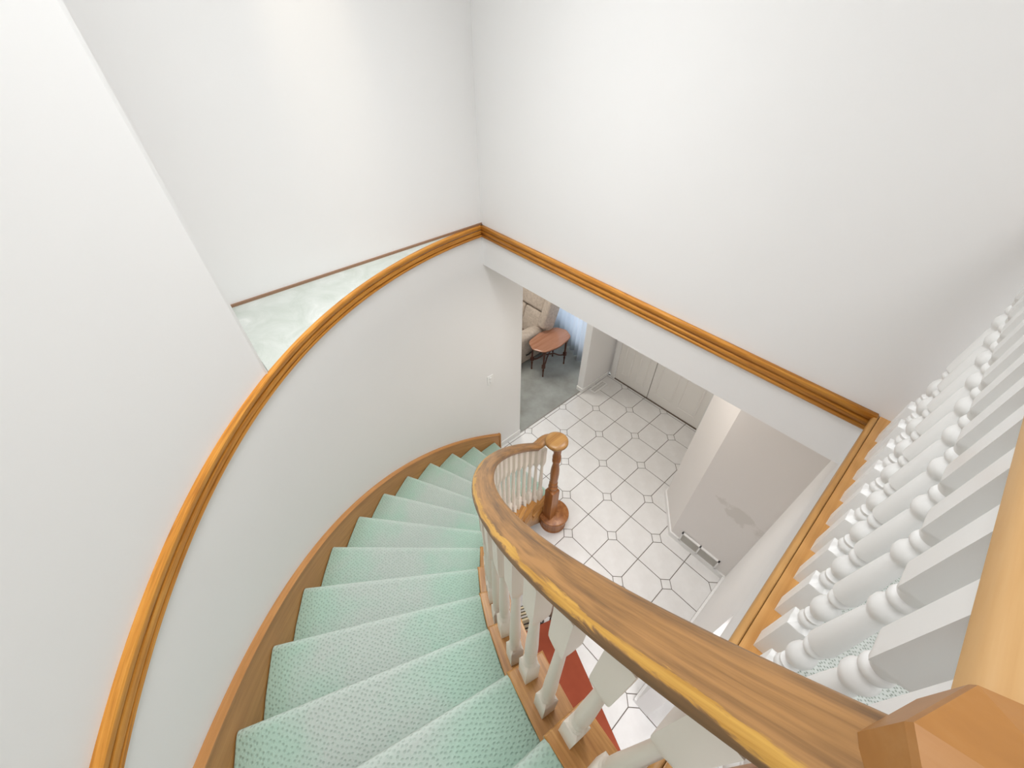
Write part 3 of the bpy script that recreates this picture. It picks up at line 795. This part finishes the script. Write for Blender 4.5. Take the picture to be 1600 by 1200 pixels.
for sg in (-1, 1):
    bm = bmesh.new(); pts = []
    for i in range(25):
        t = i / 24.0; x = TCX - 0.37 * sg + 0.74 * sg * t; y = TCY - 0.70 + 1.40 * t
        z = 0.60 + 0.20 * math.sin(math.pi * t) ** 2 - 0.05 * abs(math.sin(3 * math.pi * t)); pts.append((x, y, z))
    tube(bm, pts, 0.035, 8); finish('stretcher', bm, M_cleg, tb_, smooth=True)

# recliner armchair facing down the room, right arm towards the hall
ac = empty('armchair', (-6.5, 1.3, 0.02), 'beige upholstered recliner armchair standing behind the oval side table', 'armchair')
def puff(x0, x1, y0, y1, z0, z1, bev, **k): return B(x0, x1, y0, y1, z0, z1, bev=bev, seg=4)
finish('base', puff(-7.6, -5.62, -0.35, 2.0, 0.12, 0.95, 0.06), M_uphol, ac, smooth=40)
finish('plinth', B(-7.5, -5.72, -0.2, 1.9, 0.02, 0.13), M_dark, ac)
finish('seat', puff(-7.15, -6.05, -0.45, 1.45, 0.9, 1.32, 0.13), M_seat, ac, smooth=40)
def arm(x0, x1, nm):
    bm = bmesh.new(); rows = []
    for y, zt, ww in ((-0.55, 1.55, 0.85), (-0.52, 1.68, 0.95), (-0.4, 1.76, 1.0), (0.3, 1.80, 1.0), (1.1, 1.80, 1.0), (1.6, 1.74, 0.98), (1.75, 1.6, 0.9)):
        xc, hw = (x0 + x1) / 2, (x1 - x0) / 2 * ww; rb = 0.2
        row = [(xc - hw * 0.9, y, 0.25), (xc - hw * 0.92, y, zt - 0.5), (xc - hw, y, zt - 0.28), (xc - hw * 0.9, y, zt - 0.1), (xc - hw * 0.5, y, zt), (xc + hw * 0.5, y, zt), (xc + hw * 0.9, y, zt - 0.1), (xc + hw, y, zt - 0.28), (xc + hw * 0.92, y, zt - 0.5), (xc + hw * 0.9, y, 0.25)]
        rows.append(row)
    grid(bm, rows, closed_v=True, caps=True); o = finish(nm, bm, M_uphol, ac, smooth=60)
    sm = o.modifiers.new('s', 'SUBSURF'); sm.levels = 1; sm.render_levels = 1
arm(-6.05, -5.42, 'armrest'); arm(-7.78, -7.15, 'armrest')
# back: leaning cushions
def lean(bm, y0=1.35, z0=1.0, ang=-20):
    bmesh.ops.rotate(bm, verts=bm.verts, cent=(0, y0, z0), matrix=Matrix.Rotation(rad(ang), 3, 'X')); return bm
finish('backrest', lean(puff(-7.6, -5.28, 1.50, 1.95, 1.3, 4.0, 0.14)), M_uphol, ac, smooth=40)
for x0, x1 in ((-7.30, -6.77), (-6.74, -5.66)):
    finish('back_cushion', lean(puff(x0, x1, 1.22, 1.62, 1.2, 2.45, 0.12)), M_uphol, ac, smooth=40)
finish('head_cushion', lean(puff(-7.30, -5.66, 1.16, 1.62, 2.48, 3.75, 0.12)), M_uphol, ac, smooth=40)
for x0, x1 in ((-7.66, -7.33), (-5.63, -5.22)):
    finish('wing', lean(puff(x0, x1, 1.02, 1.7, 1.85, 3.8, 0.11)), M_uphol, ac, smooth=40)
bm = bmesh.new(); tube(bm, [(-5.40, 0.55, 0.75), (-5.34, 0.65, 0.8), (-5.34, 0.95, 0.92)], 0.035, 8); finish('recline_lever', bm, M_dark, ac, smooth=True)

ac.location.x += 0.50 * U

# ------------------------------------------------------------------ things under the stair well
rtb = empty('console_table', (4.6, -7.3, 0), 'red-brown lacquered console table seen between the stair balusters', 'table')
Fp = Vector((3.87, -6.63)); ux = (Vector((5.76, -7.30)) - Fp).normalized(); uy = Vector((-ux.y, ux.x)) * -1
def rp(a, b): q = Fp + ux * a + uy * b; return (q.x, q.y)
LX, LY = 2.45, 1.15
bm = bmesh.new(); prism(bm, [rp(0, 0), rp(LX, 0), rp(LX, LY), rp(0, LY)], 2.32, 2.40, bev=0.012); finish('tabletop', bm, M_red, rtb)
bm = bmesh.new(); prism(bm, [rp(0.1, 0.1), rp(LX - 0.1, 0.1), rp(LX - 0.1, LY - 0.1), rp(0.1, LY - 0.1)], 2.05, 2.32); finish('apron', bm, M_red, rtb)
for a, b in ((0.14, 0.14), (LX - 0.14, 0.14), (LX - 0.14, LY - 0.14), (0.14, LY - 0.14)):
    x, y = rp(a, b); bm = bmesh.new(); turned16(bm, [(0, 0.05, 1), (2.05, 0.085, 1)], x, y, 0, rot=math.atan2(ux.y, ux.x)); finish('leg', bm, M_red, rtb)
# magazine rack with bent iron handles beside it
mr = empty('magazine_rack', (3.15, -6.65, 0), 'dark iron magazine rack with a curved handle beside the red-brown table', 'rack')
def mp_(a, b, z): q = Vector((3.42, -6.60)) + Vector((-0.42, -0.90)).normalized() * a + Vector((-0.90, 0.42)).normalized() * b; return (q.x, q.y, z)
for b in (0.0, 0.42):
    bm = bmesh.new(); pts = [mp_(0, b, 0.0), mp_(0, b, 0.7), mp_(0.02, b, 1.15)] + [mp_(0.14 - 0.13 * math.cos(t), b, 1.25 + 0.16 * math.sin(t)) for t in [math.pi * k / 8 for k in range(9)]] + [mp_(0.26, b, 0.9)]
    tube(bm, pts, 0.022, 8); finish('handle', bm, M_iron, mr, smooth=True)
    bm = bmesh.new(); tube(bm, [mp_(0.75, b, 0.0), mp_(0.75, b, 1.05)], 0.022, 8); finish('upright', bm, M_iron, mr, smooth=True)
for z in (0.25, 0.62, 1.0):
    bm = bmesh.new(); tube(bm, [mp_(0, 0, z), mp_(0.75, 0, z), mp_(0.75, 0.42, z), mp_(0, 0.42, z), mp_(0, 0, z)], 0.018, 6); finish('rack_bar', bm, M_iron, mr, smooth=40)
labs = ['cream magazine at the table end of the iron rack', 'grey magazine second from the table in the iron rack', 'cream magazine in the middle of the iron rack', 'grey magazine second from the far side of the iron rack', 'cream magazine on the far side of the iron rack']
for i in range(5):
    b = 0.03 + i * 0.075; bm = bmesh.new(); q = [mp_(0.3, b, 0), mp_(0.72, b, 0), mp_(0.72, b + 0.045, 0), mp_(0.3, b + 0.045, 0)]
    prism(bm, [(p[0], p[1]) for p in q], 0.27, 1.22 - 0.02 * i, bev=0.006)
    finish('magazine', bm, M_paper if i % 2 == 0 else M_paper2, label=labs[i], cat='magazine', group='magazines in the iron rack', loc=mp_(0.5, b + 0.02, 0.27))
# small round stool
so = empty('stool', (3.40, -6.28, 0), 'small brown round stool on thin dark legs beyond the red-brown table', 'stool')
bm = bmesh.new(); disc(bm, (3.43, -6.30), [(1.08, 0.19), (1.10, 0.22), (1.18, 0.235), (1.26, 0.21), (1.31, 0.13), (1.325, 0.04)], 28); finish('seat', bm, M_stool, so, smooth=50)
for k in range(4):
    a = rad(30 + 90 * k); bm = bmesh.new(); tube(bm, [(3.43 + 0.13 * math.cos(a), -6.30 + 0.13 * math.sin(a), 1.09), (3.43 + 0.22 * math.cos(a), -6.30 + 0.22 * math.sin(a), 0.0)], 0.02, 8)
    finish('leg', bm, M_iron, so, smooth=True)

# low chest on the landing behind the balusters
ch = empty('chest', (7.2, -4.5, ZL + 0.015), 'low reddish wooden chest on the landing behind the white balusters', 'chest')
x0, x1, y0, y1 = 6.75, 7.75, -4.95, -3.95; zc = ZL + 0.015
finish('body', B(x0, x1, y0, y1, zc + 0.16, zc + 0.80, bev=0.01), M_redwood, ch)
finish('lid', B(x0 - 0.04, x1 + 0.04, y0 - 0.04, y1, zc + 0.81, zc + 0.88, bev=0.015), M_redwood, ch)
for x in (x0 + 0.02, x1 - 0.14):
    for y in (y0 + 0.02, y1 - 0.14):
        finish('foot', B(x, x + 0.12, y, y + 0.12, zc, zc + 0.17), M_iron, ch)
